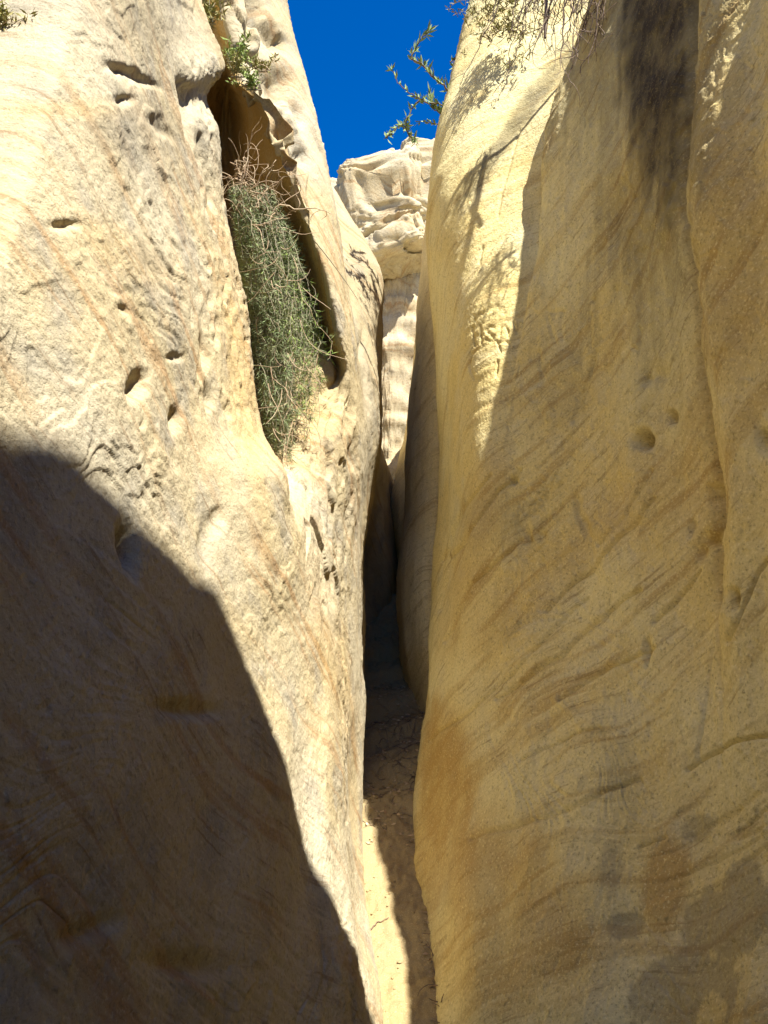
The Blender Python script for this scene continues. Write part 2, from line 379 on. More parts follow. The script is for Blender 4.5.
def sand_material():
    t = NT('path_sand')
    g = t.n.new('ShaderNodeNewGeometry'); P = g.outputs['Position']
    a = t.noise(P, 2.4, 4, .6); b = t.noise(P, 22, 5, .65); d = t.noise(P, 170, 2, .6)
    c = t.mix(t.range(a, .35, .65), (.30, .225, .105), (.285, .22, .115))
    c = t.mix(t.math('MULTIPLY', t.range(b, .52, .72), .5), c, (.24, .165, .075))
    c = t.mix(t.math('MULTIPLY', t.range(d, .58, .72), .5), c, (.14, .10, .05))
    c = t.mix(t.math('MULTIPLY', t.range(d, .42, .30), .4), c, (.60, .49, .30))
    t.l(c, t.b.inputs['Base Color']); t.b.inputs['Roughness'].default_value = .95; t.b.inputs['Specular IOR Level'].default_value = .1
    nb = t.bump(b, .6, .012); nb = t.bump(d, .5, .003, nb); t.l(nb, t.b.inputs['Normal'])
    return t.m
M_SAND = sand_material()

def plain(name, c1, c2, scale=30, rough=.8, trans=0.0):
    t = NT(name)
    g = t.n.new('ShaderNodeNewGeometry')
    n = t.noise(g.outputs['Position'], scale, 3, .6)
    c = t.mix(t.range(n, .35, .65), c1, c2)
    t.l(c, t.b.inputs['Base Color']); t.b.inputs['Roughness'].default_value = rough
    t.b.inputs['Specular IOR Level'].default_value = .25
    return t.m
M_LEAF = plain('grey_green_leaf', (.15, .20, .085), (.26, .28, .14), 9)
M_LEAF2 = plain('fresh_green_leaf', (.17, .25, .05), (.26, .32, .09), 14)
M_LEAF3 = plain('yellow_green_leaf', (.22, .22, .06), (.30, .26, .10), 25)
M_DRY = plain('dry_straw', (.46, .36, .23), (.36, .245, .15), 20)
M_TWIG = plain('dark_twig', (.12, .085, .06), (.20, .14, .095), 25)
M_STEM = plain('pale_stem', (.30, .26, .17), (.22, .20, .13), 25)

# ------------------------------------------------------------------ finish the two walls
def displaced(G, **k):
    n = grid_normals(G)
    return G, n, relief(G, **k)

def shape_pits(G, n, d, u, ulo, uhi, pits, side):
    px, py, w = project(G)
    wob = 3.2 * perlin(G * 9, 77) + 1.6 * perlin(G * 24, 78)
    ok = ((u >= ulo) & (u <= uhi))[:, None] & (w > 0)
    for (x, y, rx, ry, ang, depth) in pits:
        c, s = math.cos(math.radians(ang)), math.sin(math.radians(ang))
        dx, dy = px - x + wob * min(1, rx / 6), py - y + wob[::-1] * min(1, ry / 6)
        e = ((dx * c + dy * s) / rx) ** 2 + ((-dx * s + dy * c) / ry) ** 2
        d = d - np.where(ok, depth * .8 * np.exp(-e ** 1.15), 0)
    return d

def blob(px, py, u, ulo, uhi, x, y, rx, ry, ang, wob, soft, nz):
    c, s = math.cos(math.radians(ang)), math.sin(math.radians(ang))
    dx, dy = px - x, py - y
    e = np.sqrt(((dx * c + dy * s) / rx) ** 2 + ((-dx * s + dy * c) / ry) ** 2) + wob * nz
    return sstep(1 + soft, 1 - soft, e) * ((u >= ulo) & (u <= uhi))[:, None]

def build_parts(root, G, stain, mat, u, parts):
    for (name, a, b, label) in parts:
        i = np.where((u >= a - 1e-6) & (u <= b + 1e-6))[0]
        g = G[i[0]:i[-1] + 1]
        o = link(name, mesh_from(name, g.reshape(-1, 3), grid_faces(*g.shape[:2]), True, {'stain': stain[i[0]:i[-1] + 1].reshape(-1, 3)}), mat, root)
        if label: o['label'] = label

# left
G, n, d = displaced(LG, big=.55, groove=.45, rough=.85, warp=.7)
d = d * np.interp(LU, [0, 3.5, 5, 7, 20], [.3, .4, .75, 1, 1])[:, None]
px, py, w = project(G)
def zone(x0, x1, y0, y1, s, ulo, uhi):
    return sstep(x0 - s, x0 + s, px) * sstep(x1 + s, x1 - s, px) * sstep(y0 - s, y0 + s, py) * sstep(y1 + s, y1 - s, py) * ((LU > ulo) & (LU < uhi))[:, None]
# flaky strip along the edge of the near buttress, broken blocks above the recess, crumbled rock below it
flake = perlin(G * V3(16, 16, 5), 61) + .6 * perlin(G * V3(40, 40, 13), 62)
d = d - .013 * zone(190, 275, 60, 430, 14, 5.4, 8) * sstep(.1, .45, flake) - .02 * zone(195, 270, 60, 420, 14, 5.4, 8) * np.abs(flake)
blk = perlin(G * V3(3.2, 3.2, 2.0), 63); blk2 = perlin(G * V3(7, 7, 4.5) + 5, 64)
d = d + zone(200, 345, -60, 215, 16, 12, 15.4) * (1 - sstep(13.8, 14.6, LU))[:, None] * (.055 * (sstep(.0, .06, blk) - .5) + .026 * (sstep(.05, .10, blk2) - .5) - .04 * np.maximum(0, 1 - np.abs(blk) * 14))
d = d - zone(285, 350, 395, 600, 20, 9, 15.4) * (.011 * sstep(.15, .5, flake) + .02 * sstep(.02, .06, blk2))

left_pits = [(133, 388, 9, 13, 20, .05), (172, 420, 6, 13, 12, .035), (206, 350, 5, 16, -10, .05), (212, 395, 5, 13, -5, .03), (126, 548, 8, 22, -8, .06), (66, 225, 13, 5, 0, .02),
             (118, 68, 12, 4, 20, .02), (138, 78, 18, 4, 28, .022), (128, 74, 24, 8, 25, .012), (124, 100, 8, 5, 5, .022), (152, 120, 8, 6, 20, .015), (187, 92, 6, 20, -12, .035), (172, 358, 8, 4, 0, .02), (120, 310, 8, 4, 20, .015),
             (190, 710, 30, 9, 5, .035), (195, 965, 40, 12, 5, .03), (90, 930, 30, 10, -20, .02), (205, 545, 6, 22, -5, .03), (216, 520, 7, 12, 0, .03), (190, 120, 7, 25, -10, .04),
             (160, 130, 14, 5, 40, .02), (205, 150, 5, 22, -8, .03), (212, 190, 4, 25, -8, .03)]
d = shape_pits(G, n, d, LU, 3.5, 7.1, left_pits, -1)
d = shape_pits(G, n, d, LU, 12.3, 15, [(349, 420, 5, 22, 5, .06), (351, 455, 4, 18, 0, .05), (284, 84, 7, 20, -25, .16), (260, 10, 6, 26, -8, .2), (276, 36, 7, 18, -35, .16), (270, 78, 5, 18, -20, .12), (287, 125, 5, 14, -30, .12), (300, 152, 5, 12, -30, .10), (248, 30, 4, 16, -5, .08), (298, 112, 4, 12, -20, .08), (246, 82, 5, 8, 0, .08)], -1)
d = shape_pits(G, n, d, LU, 15.5, 17.2, [(350, 310, 4, 18, 0, .04), (360, 350, 3, 20, 10, .03)], -1)
LGd = G - n * d[..., None] * -1 if False else G + n * d[..., None]
px, py, w = project(LGd)
nz = perlin(LGd * 4, 41) + .5 * perlin(LGd * 11, 42)
st = np.zeros(LGd.shape, np.float32)
for (x, y, rx, ry, a, wob, soft) in [(160, 130, 40, 22, 30, .6, .6), (110, 135, 30, 16, 20, .6, .6), (150, 30, 60, 14, 10, .6, .7), (155, 260, 22, 10, 30, .5, .6)]:
    st[..., 2] = np.maximum(st[..., 2], .45 * blob(px, py, LU, 3.5, 7.1, x, y, rx, ry, a, wob, soft, nz))
for (x, y, rx, ry, a, wob, soft, k) in [(240, 380, 14, 130, -7, .5, .6, .55), (300, 410, 40, 50, 0, .6, .6, .4), (330, 640, 14, 120, -12, .6, .7, .35), (130, 255, 60, 18, 30, .6, .6, .25), (60, 110, 60, 10, 0, .6, .7, .35)]:
    st[..., 1] = np.maximum(st[..., 1], k * blob(px, py, LU, 3.5, 16, x, y, rx, ry, a, wob, soft, nz))
st[..., 2] = np.maximum(st[..., 2], .40 * blob(px, py, LU, 15.2, 18, 362, 300, 22, 130, 0, .4, .5, nz))
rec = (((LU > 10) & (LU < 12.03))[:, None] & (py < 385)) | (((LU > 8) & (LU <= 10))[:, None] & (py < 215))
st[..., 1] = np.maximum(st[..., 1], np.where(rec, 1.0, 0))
wall_left = tag(empty('sandstone_wall', (-1.0, 2.5, 0)), 'pale sunlit sandstone wall with a big dark shadow and a bush filled recess', 'rock wall', 'walls of the slot canyon', 'thing')
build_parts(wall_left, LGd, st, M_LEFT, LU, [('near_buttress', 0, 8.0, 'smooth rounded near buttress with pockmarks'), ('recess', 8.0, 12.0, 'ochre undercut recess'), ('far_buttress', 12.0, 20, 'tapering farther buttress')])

# right
def smear(u):
    return np.interp(u, [-2, 4, 5, 7, 11, 12, 14, 16], [.3, .6, 1, 1, 1, .8, .8, .5])[:, None]
G, n, d = displaced(RG, big=.60, groove=1.0, flute=.8, rough=.9, warp=.5)
soft = relief(G, big=.60, groove=.5, flute=.25, rough=.3, warp=.5)
kk = (sstep(10.4, 11.0, RU) * sstep(14.4, 13.6, RU))[:, None]
d = d * (1 - kk) + soft * kk
PYg = project(G)[1]
fl = sstep(640, 330, PYg)
dfl = .016 * perlin(np.stack([G[..., 0] * 5, G[..., 1] * 5, G[..., 2] * .55], -1), 11)
d = -(d - (1 - fl) * dfl * .8 * (1 - kk))
right_pits = [(643, 440, 8, 8, 0, -.16), (672, 418, 5, 6, 0, -.08), (712, 497, 5, 12, -8, -.10), (735, 600, 5, 11, 0, -.07), (708, 540, 6, 7, 0, -.06), (514, 480, 4, 4, 0, -.05), (760, 440, 6, 13, -10, -.07),
              (526, 536, 5, 8, 0, -.05), (577, 505, 3, 8, 0, -.03), (584, 525, 4, 12, -20, -.04), (648, 650, 4, 13, 0, -.04), (645, 380, 4, 5, 0, -.03), (655, 375, 12, 9, 0, -.03), (540, 536, 5, 5, 0, -.03),
              (700, 552, 5, 9, 0, -.04), (690, 528, 3, 9, 10, -.04), (625, 925, 20, 14, -10, -.016), (697, 828, 20, 14, -20, -.016)]
d = shape_pits(G, n, d, RU, 4.8, 10.4, right_pits, 1)
def carve(G, d, u, ulo, uhi, strokes, wpx, depth):
    px, py, w = project(G)
    ok = ((u >= ulo) & (u <= uhi))[:, None] & (w > 0)
    for s in strokes:
        m = np.full(px.shape, 99.0)
        for (x0, y0), (x1, y1) in zip(s[:-1], s[1:]):
            L = (x1 - x0) ** 2 + (y1 - y0) ** 2 + 1e-9
            t = np.clip(((px - x0) * (x1 - x0) + (py - y0) * (y1 - y0)) / L, 0, 1)
            m = np.minimum(m, np.hypot(px - x0 - t * (x1 - x0), py - y0 - t * (y1 - y0)))
        d = d - np.where(ok, depth * np.exp(-(m / wpx) ** 2), 0)
    return d
letters = [[(472, 326), (474, 345)], [(480, 326), (481, 343)], [(473, 336), (480, 335)],
           [(494, 327), (489, 326), (486, 330), (490, 334), (494, 337), (491, 341), (485, 339)],
           [(499, 336), (501, 328), (505, 326), (508, 330), (508, 336)],
           [(513, 322), (517, 333), (519, 324)],
           [(497, 342), (506, 341), (511, 345), (507, 350), (501, 352), (497, 342)],
           [(472, 322), (478, 315), (488, 309), (498, 306)],
           [(470, 352), (468, 366), (473, 378)], [(498, 362), (496, 376)], [(482, 245), (478, 262)], [(490, 150), (470, 200)], [(520, 130), (502, 190), (497, 215)]]
d = carve(G, d, RU, 10.9, 13.4, letters, 1.15, -.011)
scratches = [[(548, 316), (556, 343)], [(564, 312), (562, 336)], [(549, 313), (565, 312)], [(592, 315), (590, 350)], [(616, 290), (606, 325), (600, 340)], [(637, 328), (636, 350), (628, 346)],
             [(540, 352), (543, 375), (550, 365)], [(594, 360), (585, 385), (577, 400)], [(716, 640), (708, 700), (700, 760)], [(645, 640), (648, 668)], [(575, 510), (586, 540)]]
d = carve(G, d, RU, 7.0, 10.2, scratches, 1.5, -.010)
def jag(pts, amp):
    o = []
    for (x0, y0), (x1, y1) in zip(pts[:-1], pts[1:]):
        n_ = max(2, int(math.hypot(x1 - x0, y1 - y0) / 14))
        for q in range(n_):
            o.append((x0 + (x1 - x0) * q / n_ + random.uniform(-amp, amp), y0 + (y1 - y0) * q / n_ + random.uniform(-amp, amp)))
    return o + [pts[-1]]
crease = [jag([(692, -40), (687, 80), (682, 200), (696, 330), (714, 480), (717, 600)], 1.0)]
d = carve(G, d, RU, 5.5, 8.0, crease, 2.6, -.045)
d = carve(G, d, RU, 5.5, 8.0, crease, 8.0, -.02)
d = carve(G, d, RU, 5.5, 8.0, [jag([crease[0][-1], (720, 650), (722, 690)], 1.0)], 2.0, -.018)
d = carve(G, d, RU, 5.5, 8.0, [jag([(722, 690), (724, 730), (721, 765)], 1.0)], 2.0, -.008)
beds = [[(432, 742), (468, 712), (500, 688), (545, 640), (588, 598)], [(500, 700), (560, 655), (625, 600), (640, 590)], [(470, 838), (530, 822), (600, 795), (640, 780)], [(545, 610), (590, 570), (640, 515), (652, 498)],
        [(438, 610), (450, 560), (478, 515), (520, 470)], [(446, 640), (470, 585), (520, 540)], [(560, 700), (610, 668), (655, 648)], [(600, 545), (625, 515), (650, 470)], [(690, 770), (730, 742), (768, 735)],
        [(640, 850), (668, 838)], [(444, 560), (462, 505), (490, 475)], [(520, 760), (575, 735), (600, 728)], [(572, 420), (590, 380), (596, 350)], [(730, 640), (752, 590), (768, 560)], [(655, 620), (690, 585), (700, 570)]]
for q in beds:
    d = carve(G, d, RU, 5.0, 14.0, [jag(q, 1.6)], random.uniform(1.2, 2.2), -random.uniform(.014, .026))
RGd = G + n * d[..., None]
px, py, w = project(RGd)
nz = perlin(RGd * 4, 41) + .5 * perlin(RGd * 11, 42)
st = np.zeros(RGd.shape, np.float32)
R_ = (4.9, 10.6)
nv = perlin(RGd * V3(9, 9, .9), 43) + .6 * perlin(RGd * V3(24, 24, 2.2), 44) + .45 * perlin(RGd * 13, 45) + .9 * perlin(RGd * V3(3, 3, 1.6), 47)
for (x, y, rx, ry, a, wob, soft, k) in [(656, 40, 44, 185, 0, .28, .5, 1.08), (655, 90, 30, 120, 0, .25, .6, 1.1), (640, 20, 74, 150, 6, .5, .8, .6), (648, 200, 50, 140, 0, .6, .8, .55), (606, 80, 50, 60, -20, .6, .8, .5), (572, 70, 24, 90, 25, .6, .7, .4), (700, 130, 18, 100, 0, .6, .7, .5), (662, 330, 40, 130, 4, .7, .9, .25)]:
    st[..., 0] = np.maximum(st[..., 0], min(1, k * .9) * blob(px, py, RU, *R_, x, y, rx, ry, a, wob, soft, nv))
st[..., 0] = np.maximum(st[..., 0], .6 * blob(px, py, RU, 10.9, 14, 515, 125, 9, 90, 35, .7, .6, nv))
# unseen wall behind the viewer, darkened to cut bounce light onto the left wall
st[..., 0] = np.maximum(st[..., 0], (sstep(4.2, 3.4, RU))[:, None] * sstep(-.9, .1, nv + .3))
for (x, y, rx, ry, a, wob, soft, k) in [(445, 790, 30, 90, -8, .5, .4, .9), (480, 870, 75, 60, 20, .5, .5, .75), (520, 940, 90, 60, 0, .6, .6, .5), (665, 878, 22, 48, 5, .5, .4, .85), (730, 250, 36, 190, -3, .5, .6, .55), (690, 470, 60, 90, 30, .7, .7, .3),
                                      (560, 560, 30, 110, 45, .6, .7, .35), (620, 520, 16, 90, 40, .6, .6, .4), (470, 560, 16, 120, 15, .6, .6, .4)]:
    st[..., 1] = np.maximum(st[..., 1], k * blob(px, py, RU, 4.9, 14.1, x, y, rx, ry, a, wob, soft, nz))
nd = fbm(RGd * 5, 46, 6, .62)
for (x, y, rx, ry, a, wob, soft, k) in [(626, 926, 21, 14, -12, .45, .16, .6), (698, 828, 20, 13, -35, .45, .16, .5), (613, 870, 14, 26, 0, .6, .35, .45), (690, 1000, 58, 50, -25, .55, .12, .58), (745, 915, 60, 42, -35, .55, .12, .58), (560, 380, 40, 50, 0, .6, .6, .25),
                                      (500, 520, 40, 30, 0, .6, .7, .3), (430, 930, 16, 70, 10, .6, .6, .3)]:
    st[..., 2] = np.maximum(st[..., 2], k * blob(px, py, RU, 4.9, 14.1, x, y, rx, ry, a, wob, soft, nd))
for (x, y, rx, ry, a) in [(768, 960, 18, 28, 0), (712, 1015, 14, 20, 10)]:
    st[..., 2] *= 1 - blob(px, py, RU, 4.9, 10, x, y, rx, ry, a, .5, .15, nd)
wall_right = tag(empty('sandstone_wall', (1.0, 2.5, 0)), 'tall shaded tan sandstone wall with a dark varnish streak, opposite the bush', 'rock wall', 'walls of the slot canyon', 'thing')
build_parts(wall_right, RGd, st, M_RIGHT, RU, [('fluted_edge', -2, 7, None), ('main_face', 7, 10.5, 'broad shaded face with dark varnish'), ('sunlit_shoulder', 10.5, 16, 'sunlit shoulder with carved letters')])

# ------------------------------------------------------------------ deeper ribs
def rib(name, cols, counts, zmax, side, mat, label, cat, group=None, rough=1.0, flute=.6, big=.5, stainf=None, groove=.8):
    G, u = loft(cols, counts, 300, zmax, side)
    n = grid_normals(G); d = relief(G, big=big, groove=groove, flute=flute, rough=rough)
    if groove > 2:
        lay = G[..., 2] * 2.6 + .8 * perlin(G * .9, 66); fr_ = lay - np.floor(lay)
        d = d + .16 * (fr_ - sstep(.82, .97, fr_)) * sstep(-.3, .2, perlin(G * 1.3, 67)) + .05 * perlin(G * 5, 68)
    G = G + n * d[..., None]
    st = np.zeros(G.shape, np.float32)
    if stainf: stainf(G, u, st)
    o = link(name, mesh_from(name, G.reshape(-1, 3), grid_faces(*G.shape[:2]), True, {'stain': st.reshape(-1, 3)}), mat)
    return tag(o, label, cat, group)

rib2 = [(1250, 405), (800, 415), (720, 410), (680, 405), (655, 400), (634, 398), (608, 396), (570, 397), (527, 403), (464, 405), (431, 407), (400, 410), (357, 414), (300, 418), (240, 424), (200, 427), (150, 434), (0, 455), (-320, 510)]
sh_ = lambda k, dx, Y: [(py, px + dx, Y + .0 * py) for py, px in k]
rib('rock_rib', [PX(sh_(rib2, 90, 6.3)), PX(sh_(rib2, 52, 6.0)), PX(sh_(rib2, 30, 6.02)), PX(sh_(rib2, 13, 6.2)), PX(sh_(rib2, 3, 6.5)), PX(sh_(rib2, 0, 6.9)), PX(sh_(rib2, 10, 7.6)), PX(sh_(rib2, 30, 8.4))],
    [10, 14, 16, 16, 16, 12, 8], [5.4] * 8, 1, M_RIB, 'dark shaded rib of rock rising just behind the tall right wall', 'rock rib', 'shaded ribs at the bend')
rib3 = [(1250, 410), (700, 410), (600, 400), (560, 398), (532, 393), (504, 389), (480, 394), (440, 403), (400, 409), (300, 418), (200, 428), (0, 455), (-320, 510)]
rib('rock_rib', [PX(sh_(rib3, 60, 8.6)), PX(sh_(rib3, 25, 8.4)), PX(sh_(rib3, 8, 8.6)), PX(sh_(rib3, 0, 9.0)), PX(sh_(rib3, 6, 9.6)), PX(sh_(rib3, 20, 10.4))],
    [10, 14, 14, 12, 8], [5.4] * 6, 1, M_RIB, 'small pointed nose of tan rock peeking out at the bend', 'rock rib', 'shaded ribs at the bend')

# ------------------------------------------------------------------ sunlit rocks that close the view
def bk(px, y0, y1, Y0, Y1, top):
    return PX([(1250, px, Y0 - .6), (640, px, Y0 - .1), (y0, px, Y0), (y1, px, Y1), (top, px, Y1 + .5), (-320, px, Y1 + 3)])
rib('cliff', [bk(250, 480, 300, 12, 12.2, 250), bk(310, 480, 300, 11.4, 11.6, 250), bk(350, 480, 300, 11.0, 11.3, 250), bk(378, 480, 292, 10.8, 11.1, 260), bk(392, 480, 288, 10.75, 11.0, 255),
     bk(412, 480, 275, 10.9, 11.1, 245), bk(440, 480, 270, 11.2, 11.4, 240), bk(500, 480, 270, 12, 12.2, 240), bk(580, 480, 270, 13, 13.2, 240)],
    [8, 16, 24, 30, 24, 24, 24, 10], [6.9, 6.9, 6.9, 6.8, 6.85, 7.0, 7.2, 7.2, 7.2], 0, M_BACK, 'bright cream rock face closing the far end of the slot', 'cliff', flute=.3, big=.9, rough=4.5, groove=2.5)

def boulder(name, x, y, Y, wpx, hpx, depth, p, seed, label, rot=0.0, cat='boulder', group=None, disp=.5):
    s = Y / F * 1.0
    nu, nv = 150, 110
    th = np.linspace(0, 2 * math.pi, nu)[:, None]; ph = np.linspace(-math.pi / 2, math.pi / 2, nv)[None]
    sg = lambda v, e: np.sign(v) * np.abs(v) ** e
    X = sg(np.cos(ph), p) * sg(np.cos(th), p); Yy = sg(np.cos(ph), p) * sg(np.sin(th), p); Z = sg(np.sin(ph), p) + 0 * th
    G = np.stack([X * wpx * s * .5, Yy * depth * .5, Z * hpx * s * .5 * 1.25], -1)
    c, q = math.cos(rot), math.sin(rot)
    G = np.stack([G[..., 0] * c + G[..., 2] * q, G[..., 1], -G[..., 0] * q + G[..., 2] * c], -1)
    G = G + at(x, y, Y)
    n = G - at(x, y, Y); n /= np.linalg.norm(n, axis=-1, keepdims=True) + 1e-9
    cr = perlin(G * V3(.9, .9, 1.6) + seed * 1.7, seed + 3); q3 = perlin(G * V3(2.2, 2.2, 3.4) + 4, seed + 5)
    d = disp * (.35 * perlin(G * .9 + seed, seed) + .18 * perlin(G * 2.1, seed + 1)) + .06 * (sstep(.0, .05, q3) - .5) - .16 * np.maximum(0, 1 - np.abs(cr) * 13)
    d = d + .035 * perlin(G * 6, seed + 6) + .030 * perlin(G * 13, seed + 7) + .026 * perlin(G * 27, seed + 8) - .09 * sstep(.35, .6, perlin(G * 5 + 2, seed + 9))
    G = G + n * d[..., None]
    f = grid_faces(nu, nv)
    o = link(name, mesh_from(name, G.reshape(-1, 3), f[:, ::-1], True, {'stain': np.zeros((nu * nv, 3))}), M_BACK)
    return tag(o, label, cat, group)
BG = 'boulders stacked above the far rock face'
boulder('boulder', 384, 216, 11.4, 92, 72, 1.8, .36, 53, 'big cracked cream boulder on the skyline, directly under the blue sky gap', -.20, group=BG, disp=.16)
boulder('boulder', 429, 216, 11.6, 54, 104, 1.8, .36, 61, 'tall cream block wedged between the big cracked boulder and the tall right wall', -.14, group=BG, disp=.16)
boulder('boulder', 337, 232, 12.6, 44, 70, 1.5, .5, 71, 'narrow pale boulder showing beside the tapering left buttress', 0, group=BG, disp=.4)
boulder('rock_slab', 390, 258, 11.15, 80, 34, 1.7, .4, 81, 'slanted pale slab overhanging a shaded pocket below the cracked boulder', -.42, cat='rock slab', group=BG, disp=.35)

# ------------------------------------------------------------------ floor of the slot, and the land around
FY = [-60, -9, 2.6, 3.43, 4.2, 4.6, 5.0, 5.6, 6.2, 7.0, 7.6, 8.2, 9.0, 11, 14]
FZ = [-.5, -.4, -.34, -.15, .07, .215, .395, .63, .86, 1.22, 1.50, 1.72, 1.95, 2.3, 2.6]
yy = np.concatenate([np.linspace(-9, 2, 40, endpoint=False), np.linspace(2, 9, 420, endpoint=False), np.linspace(9, 14, 30)])
xx = np.concatenate([np.linspace(-2.4, -.5, 16, endpoint=False), np.linspace(-.5, .7, 150, endpoint=False), np.linspace(.7, 2.4, 16)])
FG = np.stack(np.meshgrid(xx, yy, indexing='ij') + [np.zeros((len(xx), len(yy)))], -1)
FG[..., 2] = pchip(FY, np.array(FZ), yy)[None]
sh = sstep(4.6, 5.2, FG[..., 1])
FG[..., 2] += .05 * perlin(FG * 2.2, 91) + .024 * perlin(FG * 6, 92) + .016 * perlin(FG * 15, 93) + .010 * perlin(FG * 34, 94) + .006 * perlin(FG * 70, 97)
fp = perlin(FG * V3(5, 3.2, 0), 98); FG[..., 2] -= .03 * sstep(.25, .45, fp)
stp = FG[..., 1] * 2.2 + .5 * perlin(FG * V3(2, 1, 0), 95)
FG[..., 2] += sh * .10 * (sstep(.55, .95, stp % 1) - (stp % 1))
rg = np.abs(perlin(FG * V3(7, 12, 0), 96)); FG[..., 2] -= (.3 + .7 * sh) * .02 * np.maximum(0, 1 - rg * 6)
tag(link('path', mesh_from('path', FG.reshape(-1, 3), grid_faces(*FG.shape[:2])), M_SAND), kind='structure')
gx = np.linspace(-900, 900, 61)
GG = np.stack(np.meshgrid(gx, gx, indexing='ij') + [np.full((61, 61), -1.6)], -1)
tag(link('ground', mesh_from('ground', GG.reshape(-1, 3), grid_faces(61, 61)), M_SAND), kind='structure')

# ------------------------------------------------------------------ plants
rnd = np.random.default_rng(11)

class Soup:
    """collects tubes and thin leaf blades into one mesh"""
    def __init__(s): s.v = []; s.f = []; s.n = 0
    def tube(s, pts, r0, r1, k=4):
        pts = np.asarray(pts, float); m = len(pts)
        t = np.gradient(pts, axis=0); t /= np.linalg.norm(t, axis=1, keepdims=True) + 1e-9
        ref = V3(.31, .87, .38); a = np.cross(t, ref); a /= np.linalg.norm(a, axis=1, keepdims=True) + 1e-9
        b = np.cross(t, a); r = np.linspace(r0, r1, m)[:, None, None]
        th = np.arange(k) * 2 * math.pi / k
        ring = pts[:, None] + r * (np.cos(th)[None, :, None] * a[:, None] + np.sin(th)[None, :, None] * b[:, None])
        i = s.n + np.arange(m * k).reshape(m, k); j = np.roll(i, -1, 1)
        s.v.append(ring.reshape(-1, 3)); s.f.append(np.stack([i[:-1], j[:-1], j[1:], i[1:]], -1).reshape(-1, 4)); s.n += m * k
    def blade(s, p, d, L, w, fold=.25):
        d = d / (np.linalg.norm(d) + 1e-9); q = rnd.normal(size=3); q -= d * (q @ d); q /= np.linalg.norm(q) + 1e-9
        n = np.cross(d, q)
        v = np.array([p, p + d * L * .45 + q * w, p + d * L, p + d * L * .45 - q * w]) + np.array([[0], [1], [-.6], [1]]) * n * w * fold
        s.v.append(v); s.f.append(s.n + np.array([[0, 1, 2, 3]])); s.n += 4
    def build(s, name, mat, parent=None):
        return link(name, mesh_from(name, np.concatenate(s.v), np.concatenate(s.f), True), mat, parent)

def wander(p, d, L, n, curl, sag=0.0, keep=1.0):
    """a crooked stem"""
    d = np.asarray(d, float); d = d / np.linalg.norm(d); pts = [np.asarray(p, float)]
    bend = rnd.normal(size=3) * curl
    for _ in range(n):
        bend = bend * .8 + rnd.normal(size=3) * curl * .5
        d = d + bend + V3(0, 0, -sag); d /= np.linalg.norm(d)
        pts.append(pts[-1] + d * L / n)
    return np.array(pts)

# --- the bush hanging in the recess
bush = tag(empty('hanging_bush', at(265, 330, 3.95)), 'drooping grey green bush with dry straw stems, filling the recess in the left wall', 'bush')
LB = [(150, 226), (200, 236), (250, 243), (330, 254), (430, 270), (478, 286)]        # left and right outline, by row
RB = [(150, 252), (200, 276), (250, 296), (300, 312), (350, 324), (400, 318), (440, 304), (478, 297)]
lo = lambda y: np.interp(y, *zip(*LB)); hi = lambda y: np.interp(y, *zip(*RB))
def in_bush(y, t, dep): return at(lo(y) + (hi(y) - lo(y)) * t, y, 3.58 + .28 * abs(t - .35) + dep + .0004 * (330 - y))
leaf, fresh, stem, dry = Soup(), Soup(), Soup(), Soup()
CL = [(rnd.uniform(0, 1), rnd.uniform(0, 1), rnd.uniform(.05, .12), rnd.uniform(.6, 1.25)) for _ in range(20)]
for k in range(600):
    y0 = rnd.uniform(185, 400) if k % 3 else rnd.uniform(185, 260)
    ct, cy, cs, cl_ = CL[int(20 * rnd.random() ** 1.2)]; t0 = float(np.clip(ct * .92 + rnd.normal() * cs, .01, .99)); y0 = 185 + 215 * np.clip(cy + rnd.normal() * .16, 0, 1) if k % 3 else y0; dep = rnd.uniform(0, .42)
    if t0 > .7 and rnd.random() < .45: continue
    L = rnd.uniform(35, 120) * cl_; m = 10
    ys = np.minimum(y0 + np.linspace(0, L, m), 486)
    tt = np.clip(t0 + np.cumsum(rnd.normal(0, .05, m)) + .05 * np.sin(np.linspace(0, rnd.uniform(2, 5), m) + rnd.uniform(0, 6)), -.02, 1.3 if rnd.random() < .3 else 1.0)
    pts = np.array([in_bush(yy_, t_, dep) for yy_, t_ in zip(ys, tt)])
    S = stem if rnd.random() < .9 else dry
    S.tube(pts, .0020, .0009, 3)
    dryness = rnd.random()
    for i in range(m - 1):
        for q in range(9 if dryness > .2 else 1):
            f = rnd.random(); p = pts[i] * (1 - f) + pts[i + 1] * f
            dd = (pts[i + 1] - pts[i]); dd = dd / (np.linalg.norm(dd) + 1e-9) * .45 + rnd.normal(size=3) * .85
            (fresh if (t0 > .6 and y0 > 230 and rnd.random() < .6) or rnd.random() < .06 else leaf).blade(p, dd, rnd.uniform(.02, .06), rnd.uniform(.0011, .0023))
for k in range(95):
    y0, t0 = rnd.uniform(160, 235), rnd.uniform(.0, .85)
    p = in_bush(y0, t0, rnd.uniform(0, .3))
    dry.tube(wander(p, rnd.normal(size=3) + V3(.2, -.2, .35), rnd.uniform(.12, .34), 12, .36, .02), .0026, .001, 4)
for k in range(40):
    y0, t0 = rnd.uniform(235, 430), rnd.uniform(.05, .95)
    dry.tube(wander(in_bush(y0, t0, rnd.uniform(-.05, .1)), V3(rnd.normal() * .4, -.2, -1), rnd.uniform(.15, .4), 10, .22, .05), .0022, .001, 3)
